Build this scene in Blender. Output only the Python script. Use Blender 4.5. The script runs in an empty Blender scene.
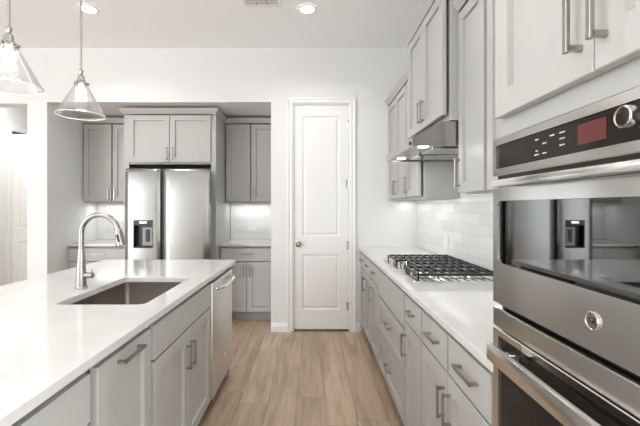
import bpy, bmesh, math, random
from mathutils import Vector, Matrix
random.seed(4)
PI = math.pi
scene = bpy.context.scene
COL = scene.collection

# ------------------------------------------------------------------ camera
F = 383.0
cam_d = bpy.data.cameras.new('camera')
cam = bpy.data.objects.new('camera', cam_d)
COL.objects.link(cam)
cam.location = (0, 0, 1.345)
cam.rotation_euler = (PI / 2, 0, 0)
cam_d.sensor_width = 36.0
cam_d.lens = F / 640 * 36
cam_d.shift_x = 7 / 640
cam_d.shift_y = -6 / 640
cam_d.clip_start = 0.02
scene.camera = cam

# ------------------------------------------------------------------ exposure
vs = scene.view_settings
vs.view_transform = 'Standard'
vs.look = 'None'
vs.gamma = 1.0
vs.use_curve_mapping = False
vs.exposure = 0.47

# ------------------------------------------------------------------ world
w = bpy.data.worlds.new('daylight')
scene.world = w
w.use_nodes = True
bg = w.node_tree.nodes['Background']
bg.inputs[0].default_value = (0.90, 0.96, 1.0, 1)
bg.inputs[1].default_value = 5.2


def area(name, loc, sx, sy, power, col=(1, 0.96, 0.9), rot=(0, 0, 0), shape='RECTANGLE', spread=180):
    l = bpy.data.lights.new(name, 'AREA')
    l.shape = shape
    l.size = sx
    if shape in ('RECTANGLE', 'ELLIPSE'):
        l.size_y = sy
    l.energy = power
    l.color = col
    l.spread = math.radians(spread)
    o = bpy.data.objects.new(name, l)
    o.location = loc
    o.rotation_euler = rot
    COL.objects.link(o)
    return o


# recessed ceiling lamps (two in view, housed further down; rest unseen, added for light)
WARM = (1, 0.99, 0.975)
DOWN = [(-0.05, 3.31), (-1.94, 3.31)]
for i, (x, y) in enumerate(DOWN + [(-0.05, 1.2), (-1.94, 1.2), (-0.05, -0.9), (-1.94, -0.9), (-3.8, 3.31), (-3.8, 1.2), (-3.8, -0.9), (-0.05, -2.4), (-1.94, -2.4), (-3.8, -2.4)
                                   ]):
    area('downlight_lamp', (x, y, 3.044), 0.13, 0.13, 5.0 if i < 2 else 4.0, WARM, shape='DISK', spread=140)
area('hall_fill_light', (-3.9, 5.2, 3.04), 0.3, 0.3, 15, WARM, shape='DISK')  # added light out of view, brightens the hall
COOL = (0.97, 0.985, 1.0)
area('under_cabinet_lamp', (1.0, 3.53, 1.405), 0.06, 1.15, 1.0, COOL)
area('under_cabinet_lamp', (1.0, 1.65, 1.405), 0.06, 0.9, 0.9, COOL)
area('under_cabinet_lamp', (-0.80, 4.95, 1.385), 0.5, 0.06, 1.0, COOL)
area('under_cabinet_lamp', (-2.50, 4.95, 1.385), 0.6, 0.06, 1.1, COOL)


# ------------------------------------------------------------------ materials
def nt(name):
    m = bpy.data.materials.new(name)
    m.use_nodes = True
    return m, m.node_tree, m.node_tree.nodes['Principled BSDF']


def pm(name, col, rough=0.5, metal=0.0, nscale=30.0, namt=0.04, bump=0.0, spec=0.5, stretch=None, bscale=None, coat=0.0):
    m, t, p = nt(name)
    p.inputs['Roughness'].default_value = rough
    p.inputs['Metallic'].default_value = metal
    p.inputs['Specular IOR Level'].default_value = spec
    p.inputs['Coat Weight'].default_value = coat
    N, L = t.nodes, t.links
    tc = N.new('ShaderNodeTexCoord')
    mp = N.new('ShaderNodeMapping')
    L.new(tc.outputs['Object'], mp.inputs[0])
    if stretch:
        mp.inputs['Scale'].default_value = stretch
    nz = N.new('ShaderNodeTexNoise')
    nz.inputs['Scale'].default_value = nscale
    nz.inputs['Detail'].default_value = 4
    L.new(mp.outputs[0], nz.inputs['Vector'])
    mx = N.new('ShaderNodeMix')
    mx.data_type = 'RGBA'
    mx.inputs[6].default_value = tuple(c * (1 - namt) for c in col) + (1,)
    mx.inputs[7].default_value = tuple(min(1, c * (1 + namt)) for c in col) + (1,)
    L.new(nz.outputs[0], mx.inputs[0])
    L.new(mx.outputs[2], p.inputs['Base Color'])
    if bump:
        b = N.new('ShaderNodeBump')
        b.inputs['Strength'].default_value = bump
        b.inputs['Distance'].default_value = 0.002
        if bscale:
            n2 = N.new('ShaderNodeTexNoise')
            n2.inputs['Scale'].default_value = bscale
            L.new(mp.outputs[0], n2.inputs['Vector'])
            L.new(n2.outputs[0], b.inputs['Height'])
        else:
            L.new(nz.outputs[0], b.inputs['Height'])
        L.new(b.outputs[0], p.inputs['Normal'])
    return m


def emis(name, col, s):
    m, t, p = nt(name)
    p.inputs['Base Color'].default_value = (0.9, 0.9, 0.9, 1)
    p.inputs['Emission Color'].default_value = col + (1,)
    p.inputs['Emission Strength'].default_value = s
    return m


M = {}
M['wall'] = pm('wall_paint', (0.77, 0.765, 0.755), 0.75, nscale=60, namt=0.01, bump=0.03, spec=0.3)
M['ceil'] = pm('ceiling_paint', (0.94, 0.945, 0.95), 0.85, nscale=80, namt=0.012, bump=0.05, spec=0.2)
M['trim'] = pm('white_trim_paint', (0.84, 0.835, 0.82), 0.4, nscale=20, namt=0.01)
M['cab'] = pm('grey_cabinet_paint', (0.452, 0.445, 0.425), 0.42, nscale=25, namt=0.015)
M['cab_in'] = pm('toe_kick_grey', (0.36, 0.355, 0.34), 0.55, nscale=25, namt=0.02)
M['nickel'] = pm('brushed_nickel', (0.36, 0.34, 0.315), 0.27, 1.0, nscale=90, namt=0.05)
M['pull'] = pm('satin_nickel_pull', (0.40, 0.385, 0.36), 0.3, 1.0, nscale=90, namt=0.05)
M['nickel_b'] = pm('bright_nickel', (0.55, 0.53, 0.49), 0.2, 1.0, nscale=60, namt=0.05)
M['chrome'] = pm('polished_chrome', (0.78, 0.77, 0.76), 0.1, 1.0, nscale=40, namt=0.02)
M['steel'] = pm('brushed_stainless', (0.56, 0.555, 0.545), 0.27, 1.0, nscale=14, namt=0.04, stretch=(1, 1, 18), bump=0.02)
M['steel_h'] = pm('brushed_stainless_horizontal', (0.80, 0.785, 0.765), 0.17, 1.0, nscale=14, namt=0.05, stretch=(1, 1, 18))
M['steel_f'] = pm('fridge_stainless', (0.30, 0.295, 0.285), 0.25, 1.0, nscale=14, namt=0.05, stretch=(1, 1, 0.6))
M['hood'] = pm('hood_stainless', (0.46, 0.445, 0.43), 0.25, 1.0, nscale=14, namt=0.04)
M['steel_d'] = pm('dishwasher_stainless', (0.74, 0.735, 0.72), 0.38, 1.0, nscale=14, namt=0.04, stretch=(1, 1, 18))
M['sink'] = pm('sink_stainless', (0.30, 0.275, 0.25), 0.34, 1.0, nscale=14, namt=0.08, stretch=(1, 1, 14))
M['black'] = pm('black_plastic', (0.012, 0.012, 0.012), 0.35, nscale=60, namt=0.1)
M['dark'] = pm('dark_grey_metal', (0.02, 0.02, 0.021), 0.45, 0.3, nscale=60, namt=0.1)
M['iron'] = pm('cast_iron', (0.022, 0.023, 0.026), 0.38, nscale=120, namt=0.3, bump=0.1)
M['glass_blk'] = pm('black_oven_glass', (0.012, 0.0115, 0.011), 0.03, nscale=10, namt=0.05, spec=0.25)
M['glass_mir'] = pm('mirrored_oven_glass', (0.24, 0.24, 0.245), 0.02, 1.0, nscale=10, namt=0.02)
M['panel_blk'] = pm('black_control_glass', (0.018, 0.015, 0.012), 0.1, nscale=10, namt=0.05, spec=0.3)
M['legend'] = pm('pale_legend_print', (0.55, 0.55, 0.53), 0.5)
M['display'] = emis('red_display', (0.30, 0.04, 0.034), 0.2)
M['display'].node_tree.nodes['Principled BSDF'].inputs['Base Color'].default_value = (0.05, 0.01, 0.01, 1)
M['lens'] = emis('lamp_lens', (1, 0.97, 0.92), 9)
M['bulb'] = emis('frosted_bulb', (1, 0.96, 0.90), 2.5)
M['strip'] = emis('light_bar_lens', (1, 1, 1), 3)
M['outlet'] = pm('white_outlet_plastic', (0.82, 0.82, 0.81), 0.3)
M['disp_grey'] = pm('dispenser_grey', (0.20, 0.20, 0.205), 0.3, 0.4)


def quartz():
    m, t, p = nt('white_quartz')
    N, L = t.nodes, t.links
    p.inputs['Roughness'].default_value = 0.09
    tc = N.new('ShaderNodeTexCoord')
    n1 = N.new('ShaderNodeTexNoise'); n1.inputs['Scale'].default_value = 55; n1.inputs['Detail'].default_value = 6
    n2 = N.new('ShaderNodeTexNoise'); n2.inputs['Scale'].default_value = 5; n2.inputs['Detail'].default_value = 8
    L.new(tc.outputs['Object'], n1.inputs['Vector']); L.new(tc.outputs['Object'], n2.inputs['Vector'])
    r1 = N.new('ShaderNodeValToRGB')
    r1.color_ramp.elements[0].position = 0.25; r1.color_ramp.elements[0].color = (0.60, 0.57, 0.535, 1)
    r1.color_ramp.elements[1].position = 0.40; r1.color_ramp.elements[1].color = (0.66, 0.645, 0.63, 1)
    r2 = N.new('ShaderNodeValToRGB')
    r2.color_ramp.elements[0].position = 0.35; r2.color_ramp.elements[0].color = (0.94, 0.935, 0.93, 1)
    r2.color_ramp.elements[1].position = 0.65; r2.color_ramp.elements[1].color = (1, 1, 1, 1)
    L.new(n1.outputs[0], r1.inputs[0]); L.new(n2.outputs[0], r2.inputs[0])
    mx = N.new('ShaderNodeMix'); mx.data_type = 'RGBA'; mx.blend_type = 'MULTIPLY'; mx.inputs[0].default_value = 1
    L.new(r1.outputs[0], mx.inputs[6]); L.new(r2.outputs[0], mx.inputs[7])
    L.new(mx.outputs[2], p.inputs['Base Color'])
    return m


M['quartz'] = quartz()


def tiles(name, axis):
    """white subway tile on a wall; axis = 0: wall runs along x, 1: along y"""
    m, t, p = nt(name)
    N, L = t.nodes, t.links
    p.inputs['Roughness'].default_value = 0.12
    tc = N.new('ShaderNodeTexCoord'); sp = N.new('ShaderNodeSeparateXYZ'); cb = N.new('ShaderNodeCombineXYZ')
    L.new(tc.outputs['Object'], sp.inputs[0])
    L.new(sp.outputs[axis], cb.inputs[0]); L.new(sp.outputs[2], cb.inputs[1])
    br = N.new('ShaderNodeTexBrick')
    br.inputs['Scale'].default_value = 1
    br.inputs['Brick Width'].default_value = 0.305
    br.inputs['Row Height'].default_value = 0.0765
    br.inputs['Mortar Size'].default_value = 0.0016
    br.inputs['Mortar Smooth'].default_value = 0.2
    br.inputs['Color1'].default_value = (0.80, 0.80, 0.79, 1)
    br.inputs['Color2'].default_value = (0.68, 0.68, 0.67, 1)
    br.inputs['Mortar'].default_value = (0.60, 0.595, 0.58, 1)
    L.new(cb.outputs[0], br.inputs['Vector'])
    L.new(br.outputs['Color'], p.inputs['Base Color'])
    nz = N.new('ShaderNodeTexNoise'); nz.inputs['Scale'].default_value = 16; nz.inputs['Detail'].default_value = 1
    L.new(cb.outputs[0], nz.inputs['Vector'])
    ad = N.new('ShaderNodeMath'); ad.operation = 'MULTIPLY_ADD'; ad.inputs[1].default_value = -1.0
    L.new(br.outputs['Fac'], ad.inputs[0]); L.new(nz.outputs[0], ad.inputs[2])
    b = N.new('ShaderNodeBump'); b.inputs['Strength'].default_value = 0.6; b.inputs['Distance'].default_value = 0.003
    L.new(ad.outputs[0], b.inputs['Height']); L.new(b.outputs[0], p.inputs['Normal'])
    return m


M['tile_x'] = tiles('subway_tile_back', 0)
M['tile_y'] = tiles('subway_tile_side', 1)


def planks():
    m, t, p = nt('wood_plank_floor')
    N, L = t.nodes, t.links
    PW, PL = 0.197, 1.75

    def math_(op, a, b=None, c=None):
        n = N.new('ShaderNodeMath'); n.operation = op
        for i, v in enumerate((a, b, c)):
            if v is None:
                continue
            if isinstance(v, (int, float)):
                n.inputs[i].default_value = v
            else:
                L.new(v, n.inputs[i])
        return n.outputs[0]
    tc = N.new('ShaderNodeTexCoord'); sp = N.new('ShaderNodeSeparateXYZ')
    L.new(tc.outputs['Object'], sp.inputs[0])
    u = math_('DIVIDE', math_('ADD', sp.outputs[0], 0.31 + PW * 50), PW)
    ci = math_('FLOOR', u)
    uf = math_('SUBTRACT', u, ci)
    w1 = N.new('ShaderNodeTexWhiteNoise'); w1.noise_dimensions = '1D'
    L.new(ci, w1.inputs['W'])
    v = math_('ADD', math_('DIVIDE', math_('ADD', sp.outputs[1], 20), PL), math_('MULTIPLY', w1.outputs['Value'], 5.3))
    ri = math_('FLOOR', v)
    vf = math_('SUBTRACT', v, ri)
    cb = N.new('ShaderNodeCombineXYZ'); L.new(ci, cb.inputs[0]); L.new(ri, cb.inputs[1])
    w2 = N.new('ShaderNodeTexWhiteNoise'); w2.noise_dimensions = '2D'; L.new(cb.outputs[0], w2.inputs['Vector'])
    # grain
    off = N.new('ShaderNodeVectorMath'); off.operation = 'MULTIPLY_ADD'
    L.new(w2.outputs['Color'], off.inputs[0]); off.inputs[1].default_value = (7, 7, 7)
    L.new(tc.outputs['Object'], off.inputs[2])
    mp = N.new('ShaderNodeMapping'); mp.inputs['Scale'].default_value = (9, 0.9, 1)
    L.new(off.outputs[0], mp.inputs[0])
    n1 = N.new('ShaderNodeTexNoise'); n1.inputs['Scale'].default_value = 1.6; n1.inputs['Detail'].default_value = 6; n1.inputs['Distortion'].default_value = 0.8
    L.new(mp.outputs[0], n1.inputs['Vector'])
    mp2 = N.new('ShaderNodeMapping'); mp2.inputs['Scale'].default_value = (70, 3, 1)
    L.new(off.outputs[0], mp2.inputs[0])
    n2 = N.new('ShaderNodeTexNoise'); n2.inputs['Scale'].default_value = 1.5; n2.inputs['Detail'].default_value = 4
    L.new(mp2.outputs[0], n2.inputs['Vector'])
    r = N.new('ShaderNodeValToRGB')
    e = r.color_ramp.elements
    e[0].position = 0.0; e[0].color = (0.502, 0.382, 0.275, 1)
    e[1].position = 1.0; e[1].color = (0.421, 0.339, 0.269, 1)
    for pos, c in ((0.3, (0.392, 0.285, 0.199, 1)), (0.6, (0.468, 0.345, 0.243, 1)), (0.8, (0.446, 0.333, 0.243, 1))):
        x = e.new(pos); x.color = c
    L.new(w2.outputs['Value'], r.inputs[0])
    g = math_('MULTIPLY_ADD', n1.outputs[0], 1.35, 0.33)
    g2 = math_('MULTIPLY_ADD', n2.outputs[0], 0.22, 0.89)
    gg = math_('MULTIPLY', g, g2)
    ed = math_('MINIMUM', math_('MULTIPLY', math_('MINIMUM', uf, math_('SUBTRACT', 1.0, uf)), PW),
               math_('MULTIPLY', math_('MINIMUM', vf, math_('SUBTRACT', 1.0, vf)), PL))
    seam = N.new('ShaderNodeMapRange'); seam.inputs[1].default_value = 0.0006; seam.inputs[2].default_value = 0.003
    seam.inputs[3].default_value = 0.5; seam.inputs[4].default_value = 1.0
    L.new(ed, seam.inputs[0])
    tot = math_('MULTIPLY', gg, seam.outputs[0])
    vm = N.new('ShaderNodeVectorMath'); vm.operation = 'SCALE'
    L.new(r.outputs[0], vm.inputs[0]); L.new(tot, vm.inputs['Scale'])
    L.new(vm.outputs[0], p.inputs['Base Color'])
    p.inputs['Roughness'].default_value = 0.42
    b = N.new('ShaderNodeBump'); b.inputs['Strength'].default_value = 0.15; b.inputs['Distance'].default_value = 0.002
    L.new(tot, b.inputs['Height']); L.new(b.outputs[0], p.inputs['Normal'])
    return m


M['floor'] = planks()


def thin_glass():
    m, t, p = nt('clear_shade_glass')
    N, L = t.nodes, t.links
    N.remove(p)
    tr = N.new('ShaderNodeBsdfTransparent'); tr.inputs[0].default_value = (0.97, 0.975, 0.975, 1)
    gl = N.new('ShaderNodeBsdfGlossy'); gl.inputs['Roughness'].default_value = 0.04
    lw = N.new('ShaderNodeLayerWeight'); lw.inputs[0].default_value = 0.25
    df = N.new('ShaderNodeBsdfTranslucent'); df.inputs[0].default_value = (0.95, 0.95, 0.95, 1)
    m1 = N.new('ShaderNodeMixShader'); m2 = N.new('ShaderNodeMixShader')
    L.new(lw.outputs['Facing'], m1.inputs[0]); L.new(tr.outputs[0], m1.inputs[1]); L.new(gl.outputs[0], m1.inputs[2])
    m2.inputs[0].default_value = 0.006
    L.new(m1.outputs[0], m2.inputs[1]); L.new(df.outputs[0], m2.inputs[2])
    L.new(m2.outputs[0], N['Material Output'].inputs[0])
    return m


M['glass'] = thin_glass()


def rim_glass():
    m, t, p = nt('polished_glass_edge')
    p.inputs['Base Color'].default_value = (0.9, 0.92, 0.92, 1)
    p.inputs['Roughness'].default_value = 0.1
    p.inputs['Alpha'].default_value = 0.65
    return m


M['rim'] = rim_glass()


# ------------------------------------------------------------------ mesh helpers
class MB:
    def __init__(s):
        s.bm = bmesh.new()

    def box(s, x0, x1, y0, y1, z0, z1, bev=0.0, seg=1):
        x0, x1 = min(x0, x1), max(x0, x1); y0, y1 = min(y0, y1), max(y0, y1); z0, z1 = min(z0, z1), max(z0, z1)
        r = bmesh.ops.create_cube(s.bm, size=1)
        vs_ = r['verts']
        for v in vs_:
            v.co = Vector((x0 + (v.co.x + .5) * (x1 - x0), y0 + (v.co.y + .5) * (y1 - y0), z0 + (v.co.z + .5) * (z1 - z0)))
        if bev:
            es = list({e for v in vs_ for e in v.link_edges})
            bmesh.ops.bevel(s.bm, geom=es, offset=bev, segments=seg, affect='EDGES', profile=0.5)
        return s

    def ring_loft(s, rings, close=True, cap0=False, cap1=False):
        rv = [[s.bm.verts.new(c) for c in r] for r in rings]
        n = len(rv[0])
        for a, b in zip(rv, rv[1:]):
            for i in range(n if close else n - 1):
                j = (i + 1) % n
                s.bm.faces.new((a[i], a[j], b[j], b[i]))
        if cap0:
            s.bm.faces.new(rv[0][::-1])
        if cap1:
            s.bm.faces.new(rv[-1])
        return s

    def lathe(s, prof, c=(0, 0, 0), axis='Z', n=32, caps=True):
        rings = []
        for r, h in prof:
            ring = []
            for k in range(n):
                a = 2 * PI * k / n
                u, v = r * math.cos(a), r * math.sin(a)
                q = {'Z': (u, v, h), 'Y': (u, h, v), 'X': (h, u, v)}[axis]
                ring.append((c[0] + q[0], c[1] + q[1], c[2] + q[2]))
            rings.append(ring)
        return s.ring_loft(rings, True, caps, caps)

    def tube(s, pts, r, n=16, up=(0, 1, 0)):
        pts = [Vector(p) for p in pts]
        rr = r if isinstance(r, (list, tuple)) else [r] * len(pts)
        rings = []
        u = Vector(up)
        for i, p in enumerate(pts):
            d = (pts[min(i + 1, len(pts) - 1)] - pts[max(i - 1, 0)]).normalized()
            a = d.cross(u)
            if a.length < 1e-4:
                a = d.cross(Vector((1, 0, 0)))
            a.normalize()
            b = d.cross(a).normalized()
            rings.append([p + (a * math.cos(2 * PI * k / n) + b * math.sin(2 * PI * k / n)) * rr[i] for k in range(n)])
        return s.ring_loft(rings, True, True, True)

    def prism(s, poly, axis, a0, a1, bev=0.0):
        """poly = list of (p,q); axis 'Y': (p,q)->(x,z); 'X': ->(y,z); 'Z': ->(x,y)"""
        def f(p, q, a):
            return {'Y': (p, a, q), 'X': (a, p, q), 'Z': (p, q, a)}[axis]
        s.ring_loft([[f(p, q, a0) for p, q in poly], [f(p, q, a1) for p, q in poly]], True, True, True)
        return s

    def panel(s, x0, x1, z0, z1, yf, t=0.02, rail=0.062, recess=0.009, slab=False, ch=0.002, groove=False, windows=None):
        """a front facing -y: slab or framed (shaker) with one recessed field"""
        def rect(i, y):
            return [(x0 + i, y, z0 + i), (x1 - i, y, z0 + i), (x1 - i, y, z1 - i), (x0 + i, y, z1 - i)]
        rings = [rect(0, yf + t), rect(0, yf + ch), rect(ch, yf)]
        if not slab:
            rings += [rect(rail, yf), rect(rail + 0.0015, yf + recess)]
        return s.ring_loft(rings, True, True, True)

    def build(s, name, mat, parent=None, smooth=False, kind=None, label=None, angle=35):
        bmesh.ops.recalc_face_normals(s.bm, faces=s.bm.faces)
        me = bpy.data.meshes.new(name)
        s.bm.to_mesh(me)
        s.bm.free()
        me.materials.append(M[mat] if isinstance(mat, str) else mat)
        if smooth:
            for p in me.polygons:
                p.use_smooth = True
            try:
                me.set_sharp_from_angle(angle=math.radians(angle))
            except Exception:
                pass
        o = bpy.data.objects.new(name, me)
        COL.objects.link(o)
        if parent:
            o.parent = parent
        if kind:
            o['kind'] = kind
        if label:
            o['label'] = label
        return o


def thing(name, label, cat, loc=(0, 0, 0), rz=0.0, group=None):
    o = bpy.data.objects.new(name, None)
    o.empty_display_size = 0.1
    o.location = loc
    o.rotation_euler = (0, 0, rz)
    COL.objects.link(o)
    tag(o, label, cat, group)
    return o


def tag(o, label, cat, group=None):
    o['label'] = label
    o['category'] = cat
    if group:
        o['group'] = group
    return o


def struct(name, boxes, mat, bev=0.0, parent=None):
    b = MB()
    for q in boxes:
        b.box(*q, bev=bev)
    return b.build(name, mat, parent, kind=None if parent else 'structure')


# ------------------------------------------------------------------ the setting
CEIL = 3.062
WY = 4.136           # wall plane with the pantry door
AY = 5.09            # back of the alcove
WX = 1.135           # right wall
HDR = 2.478
YB = -3.6
struct('floor', [(-5.6, 2.4, YB, 7.3, -0.05, 0)], 'floor')
struct('ceiling', [(-5.6, 2.4, YB, 7.3, CEIL, CEIL + 0.08)], 'ceil')
struct('wall_right', [(WX, WX + 0.12, 0.15, AY, 0, CEIL)], 'wall')
struct('wall_rear', [(-5.6, 2.4, YB - 0.12, YB, 0, CEIL)], 'wall')
struct('wall_left', [(-5.72, -5.6, 0.6, 7.3, 0, CEIL)], 'wall')
DX0, DX1, DZ = -0.216, 0.400, 2.462
struct('wall_back', [(-0.454, DX0, WY, WY + 0.12, 0, CEIL), (DX1, WX, WY, WY + 0.12, 0, CEIL), (DX0, DX1, WY, WY + 0.12, DZ, CEIL)], 'wall')
struct('wall_alcove_right', [(-0.454, -0.34, WY + 0.121, AY, 0, CEIL)], 'wall')
struct('wall_alcove_left', [(-3.085, -2.872, WY, 7.2, 0, CEIL)], 'wall')
struct('wall_alcove_header', [(-2.871, -0.455, WY, AY, HDR, CEIL)], 'wall')
struct('wall_alcove_back', [(-2.871, WX + 0.12, AY + 0.001, AY + 0.12, 0, CEIL)], 'wall')
struct('wall_hall_header', [(-5.6, -3.086, WY, WY + 0.16, 2.462, CEIL)], 'wall')
struct('wall_hall_end', [(-5.6, -2.872, 7.2, 7.3, 0, CEIL)], 'wall')
HX = -4.57
struct('wall_hall_left', [(HX - 0.12, HX, WY + 0.161, 5.80, 0, CEIL), (HX - 0.12, HX, 6.62, 7.19, 0, CEIL), (HX - 0.12, HX, 5.80, 6.62, 2.50, CEIL)], 'wall')
struct('wall_backsplash_right', [(WX - 0.012, WX - 0.0005, 1.055, WY - 0.001, 0.9155, 1.418), (WX - 0.012, WX - 0.0005, 2.15, 2.93, 1.4185, 1.83)], 'tile_y')
struct('wall_backsplash_alcove', [(-2.87, -2.135, AY - 0.011, AY, 0.9155, 1.40), (-1.09, -0.455, AY - 0.011, AY, 0.9155, 1.40)], 'tile_x')


def base_profile(b, x0, x1, y):
    b.prism([(y, 0.0), (y - 0.015, 0.0), (y - 0.015, 0.062), (y - 0.010, 0.07), (y - 0.010, 0.082), (y - 0.004, 0.095), (y, 0.095)], 'X', x0, x1)


b = MB()
base_profile(b, -0.454, -0.277, WY - 0.0005)
base_profile(b, 0.462, 0.512, WY - 0.0005)
b.build('baseboard_back', 'trim', kind='structure')
b = MB()
base_profile(b, -3.085, -2.872, WY - 0.0005)
b.build('baseboard_pillar', 'trim', kind='structure')


def casing(name, x0, x1, zt, y, wd, parent=None):
    b = MB()
    prof = [(0, 0), (0, -0.012), (0.010, -0.018), (wd * .55, -0.014), (wd - 0.012, -0.022), (wd, -0.020), (wd, 0)]
    ring0 = []
    rings = []
    for side in range(4):
        r = []
        for a, d in prof:
            if side == 0: r.append((x0 - a, y + d, 0))
            if side == 1: r.append((x0 - a, y + d, zt + a))
            if side == 2: r.append((x1 + a, y + d, zt + a))
            if side == 3: r.append((x1 + a, y + d, 0))
        rings.append(r)
    b.ring_loft(rings, True, True, True)
    return b.build(name, 'trim', parent, kind=None if parent else 'structure')


casing('trim_1', DX0, DX1, DZ, WY - 0.0005, 0.060)
# jambs
struct('trim_2', [(DX0, DX0 + 0.012, WY + 0.001, WY + 0.119, 0, DZ), (DX1 - 0.012, DX1, WY + 0.001, WY + 0.119, 0, DZ), (DX0 + 0.012, DX1 - 0.012, WY + 0.001, WY + 0.119, DZ - 0.012, DZ)], 'trim')


def molded_door(name, x0, x1, z0, z1, yf, t, fields, parent=None):
    """moulded door leaf facing -y with recessed and raised fields"""
    b = MB()
    zs = [z0]
    for f in fields:
        zs += [f[2], f[3]]
    zs.append(z1)
    fx0, fx1 = fields[0][0], fields[0][1]
    bm = b.bm

    def quad(a, c, d, e):
        bm.faces.new([bm.verts.new(q) for q in (a, c, d, e)])
    xs = [x0, fx0, fx1, x1]
    for i in range(3):
        for k in range(len(zs) - 1):
            if i == 1 and k % 2 == 1:
                f = fields[k // 2]
                def rect(ins, y):
                    return [(f[0] + ins, y, f[2] + ins), (f[1] - ins, y, f[2] + ins), (f[1] - ins, y, f[3] - ins), (f[0] + ins, y, f[3] - ins)]
                b.ring_loft([rect(0, yf), rect(0.010, yf + 0.009), rect(0.020, yf + 0.009), rect(0.040, yf + 0.003)], True, False, True)
                continue
            quad((xs[i], yf, zs[k]), (xs[i + 1], yf, zs[k]), (xs[i + 1], yf, zs[k + 1]), (xs[i], yf, zs[k + 1]))
    bmesh.ops.remove_doubles(bm, verts=bm.verts, dist=1e-5)
    b.ring_loft([[(x0, yf, z0), (x1, yf, z0), (x1, yf, z1), (x0, yf, z1)], [(x0, yf + t, z0), (x1, yf + t, z0), (x1, yf + t, z1), (x0, yf + t, z1)]], True, False, True)
    bmesh.ops.remove_doubles(bm, verts=bm.verts, dist=1e-5)
    return b.build(name, 'trim', parent, kind=None if parent else 'structure')


d1 = molded_door('door_1', DX0 + 0.014, DX1 - 0.014, 0.022, DZ - 0.015, WY + 0.012, 0.04,
                 [(-0.115, 0.285, 0.235, 0.835), (-0.115, 0.285, 1.03, 2.33)])
b = MB()
b.lathe([(0.030, 0), (0.030, -0.006), (0.012, -0.010), (0.011, -0.030), (0.022, -0.036), (0.028, -0.046), (0.028, -0.058), (0.020, -0.066), (0.004, -0.068)],
        (-0.158, WY + 0.012, 0.945), 'Y', 24)
b.build('knob', 'nickel', d1, smooth=True, label='satin nickel round door knob')
for hz in (0.27, 0.93, 1.60, 2.24):
    b = MB()
    b.lathe([(0.007, -0.048), (0.007, 0.048)], (DX1 - 0.013, WY + 0.008, hz), 'Z', 10)
    b.box(DX1 - 0.040, DX1 - 0.014, WY + 0.0105, WY + 0.012, hz - 0.045, hz + 0.045)
    b.build('hinge', 'chrome', d1, smooth=True)

# hall door, standing open at right angles to the hall wall
d2 = molded_door('door_2', HX + 0.02, HX + 0.78, 0.015, 2.445, 5.79, 0.04,
                 [(HX + 0.10, HX + 0.68, 0.20, 0.82), (HX + 0.10, HX + 0.68, 1.03, 2.30)])
# casing round the hall doorway (on the +x face of the hall wall)
b = MB()
cw = 0.085
for y0, y1, z0, z1 in ((5.80 - cw, 5.80, 0, 2.50 + cw), (6.62, 6.62 + cw, 0, 2.50 + cw), (5.80, 6.62, 2.50, 2.50 + cw)):
    b.box(HX + 0.0005, HX + 0.016, y0, y1, z0, z1, bev=0.004)
b.build('trim_3', 'trim', kind='structure')


# ------------------------------------------------------------------ cabinets
def pull(parent, x, z, yf, length, vert, mat='pull', th=0.009, stand=0.032):
    """flat bar pull with two square posts, in front of a face at y = yf"""
    b = MB()
    h = length / 2
    if vert:
        b.box(x - th * .6, x + th * .6, yf - stand, yf - stand + th, z - h, z + h, bev=0.0012)
        for s in (-1, 1):
            b.box(x - th * .6, x + th * .6, yf - stand + th * .5, yf - 0.0003, z + s * (h - th) - th * .6, z + s * (h - th) + th * .6, bev=0.001)
    else:
        b.box(x - h, x + h, yf - stand, yf - stand + th, z - th * .6, z + th * .6, bev=0.0012)
        for s in (-1, 1):
            b.box(x + s * (h - th) - th * .6, x + s * (h - th) + th * .6, yf - stand + th * .5, yf - 0.0003, z - th * .6, z + th * .6, bev=0.001)
    return b.build('handle', mat, parent)


FT = 0.020


def fronts(root, items, yoff=0.0):
    for it in items:
        kind, x0, x1, z0, z1 = it[:5]
        hd = it[5] if len(it) > 5 else None
        b = MB()
        b.panel(x0, x1, z0, z1, yoff - FT - 0.0005, FT + 0.004, recess=0.015, slab=kind in ('drawer', 'panel'), rail=it[6] if len(it) > 6 else 0.058)
        nm = {'drawer': 'drawer', 'panel': 'front_panel', 'door': 'door', 'bigdrawer': 'drawer', 'pullout': 'door'}[kind]
        o = b.build(nm, 'cab', root)
        if hd:
            hx, hz, ln, vert = hd
            pull(o, hx, hz, yoff - FT - 0.0005, ln, vert)


def base_cab(label, loc, rz, wd, dep, items, ztop=0.884, hollow=False, group=None, toe=0.105, toe_in=0.065):
    r = thing('base_cabinet', label, 'cabinet', loc, rz, group)
    h = wd / 2 - 0.0006
    b = MB()
    if hollow:
        t = 0.018
        b.box(-h, -h + t, 0.009, dep, toe, ztop); b.box(h - t, h, 0.009, dep, toe, ztop)
        b.box(-h + t, h - t, 0.009, dep, toe, toe + t); b.box(-h + t, h - t, dep - t, dep, toe + t, ztop)
        b.box(-h + t, h - t, 0.009, t, toe + t, ztop)
    else:
        b.box(-h, h, 0.022, dep, toe, ztop, bev=0.001)
    b.build('body', 'cab', r)
    b = MB()
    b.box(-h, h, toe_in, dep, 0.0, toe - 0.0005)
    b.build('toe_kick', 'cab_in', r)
    fronts(r, items)
    return r


ZT = 0.860   # top of drawer fronts
ZD = 0.719   # bottom of top drawers
ZB = 0.118   # bottom of doors
ZG = 0.709   # top of doors

# ---- right run (faces -x): body front at X = 0.53
RX = 0.530
RD = WX - RX - 0.001
RZ = -PI / 2


def right(y0, y1):
    return (RX, (y0 + y1) / 2, 0), y1 - y0


def lx(yc, y):   # world y -> local x on the right run
    return yc - y


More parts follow.
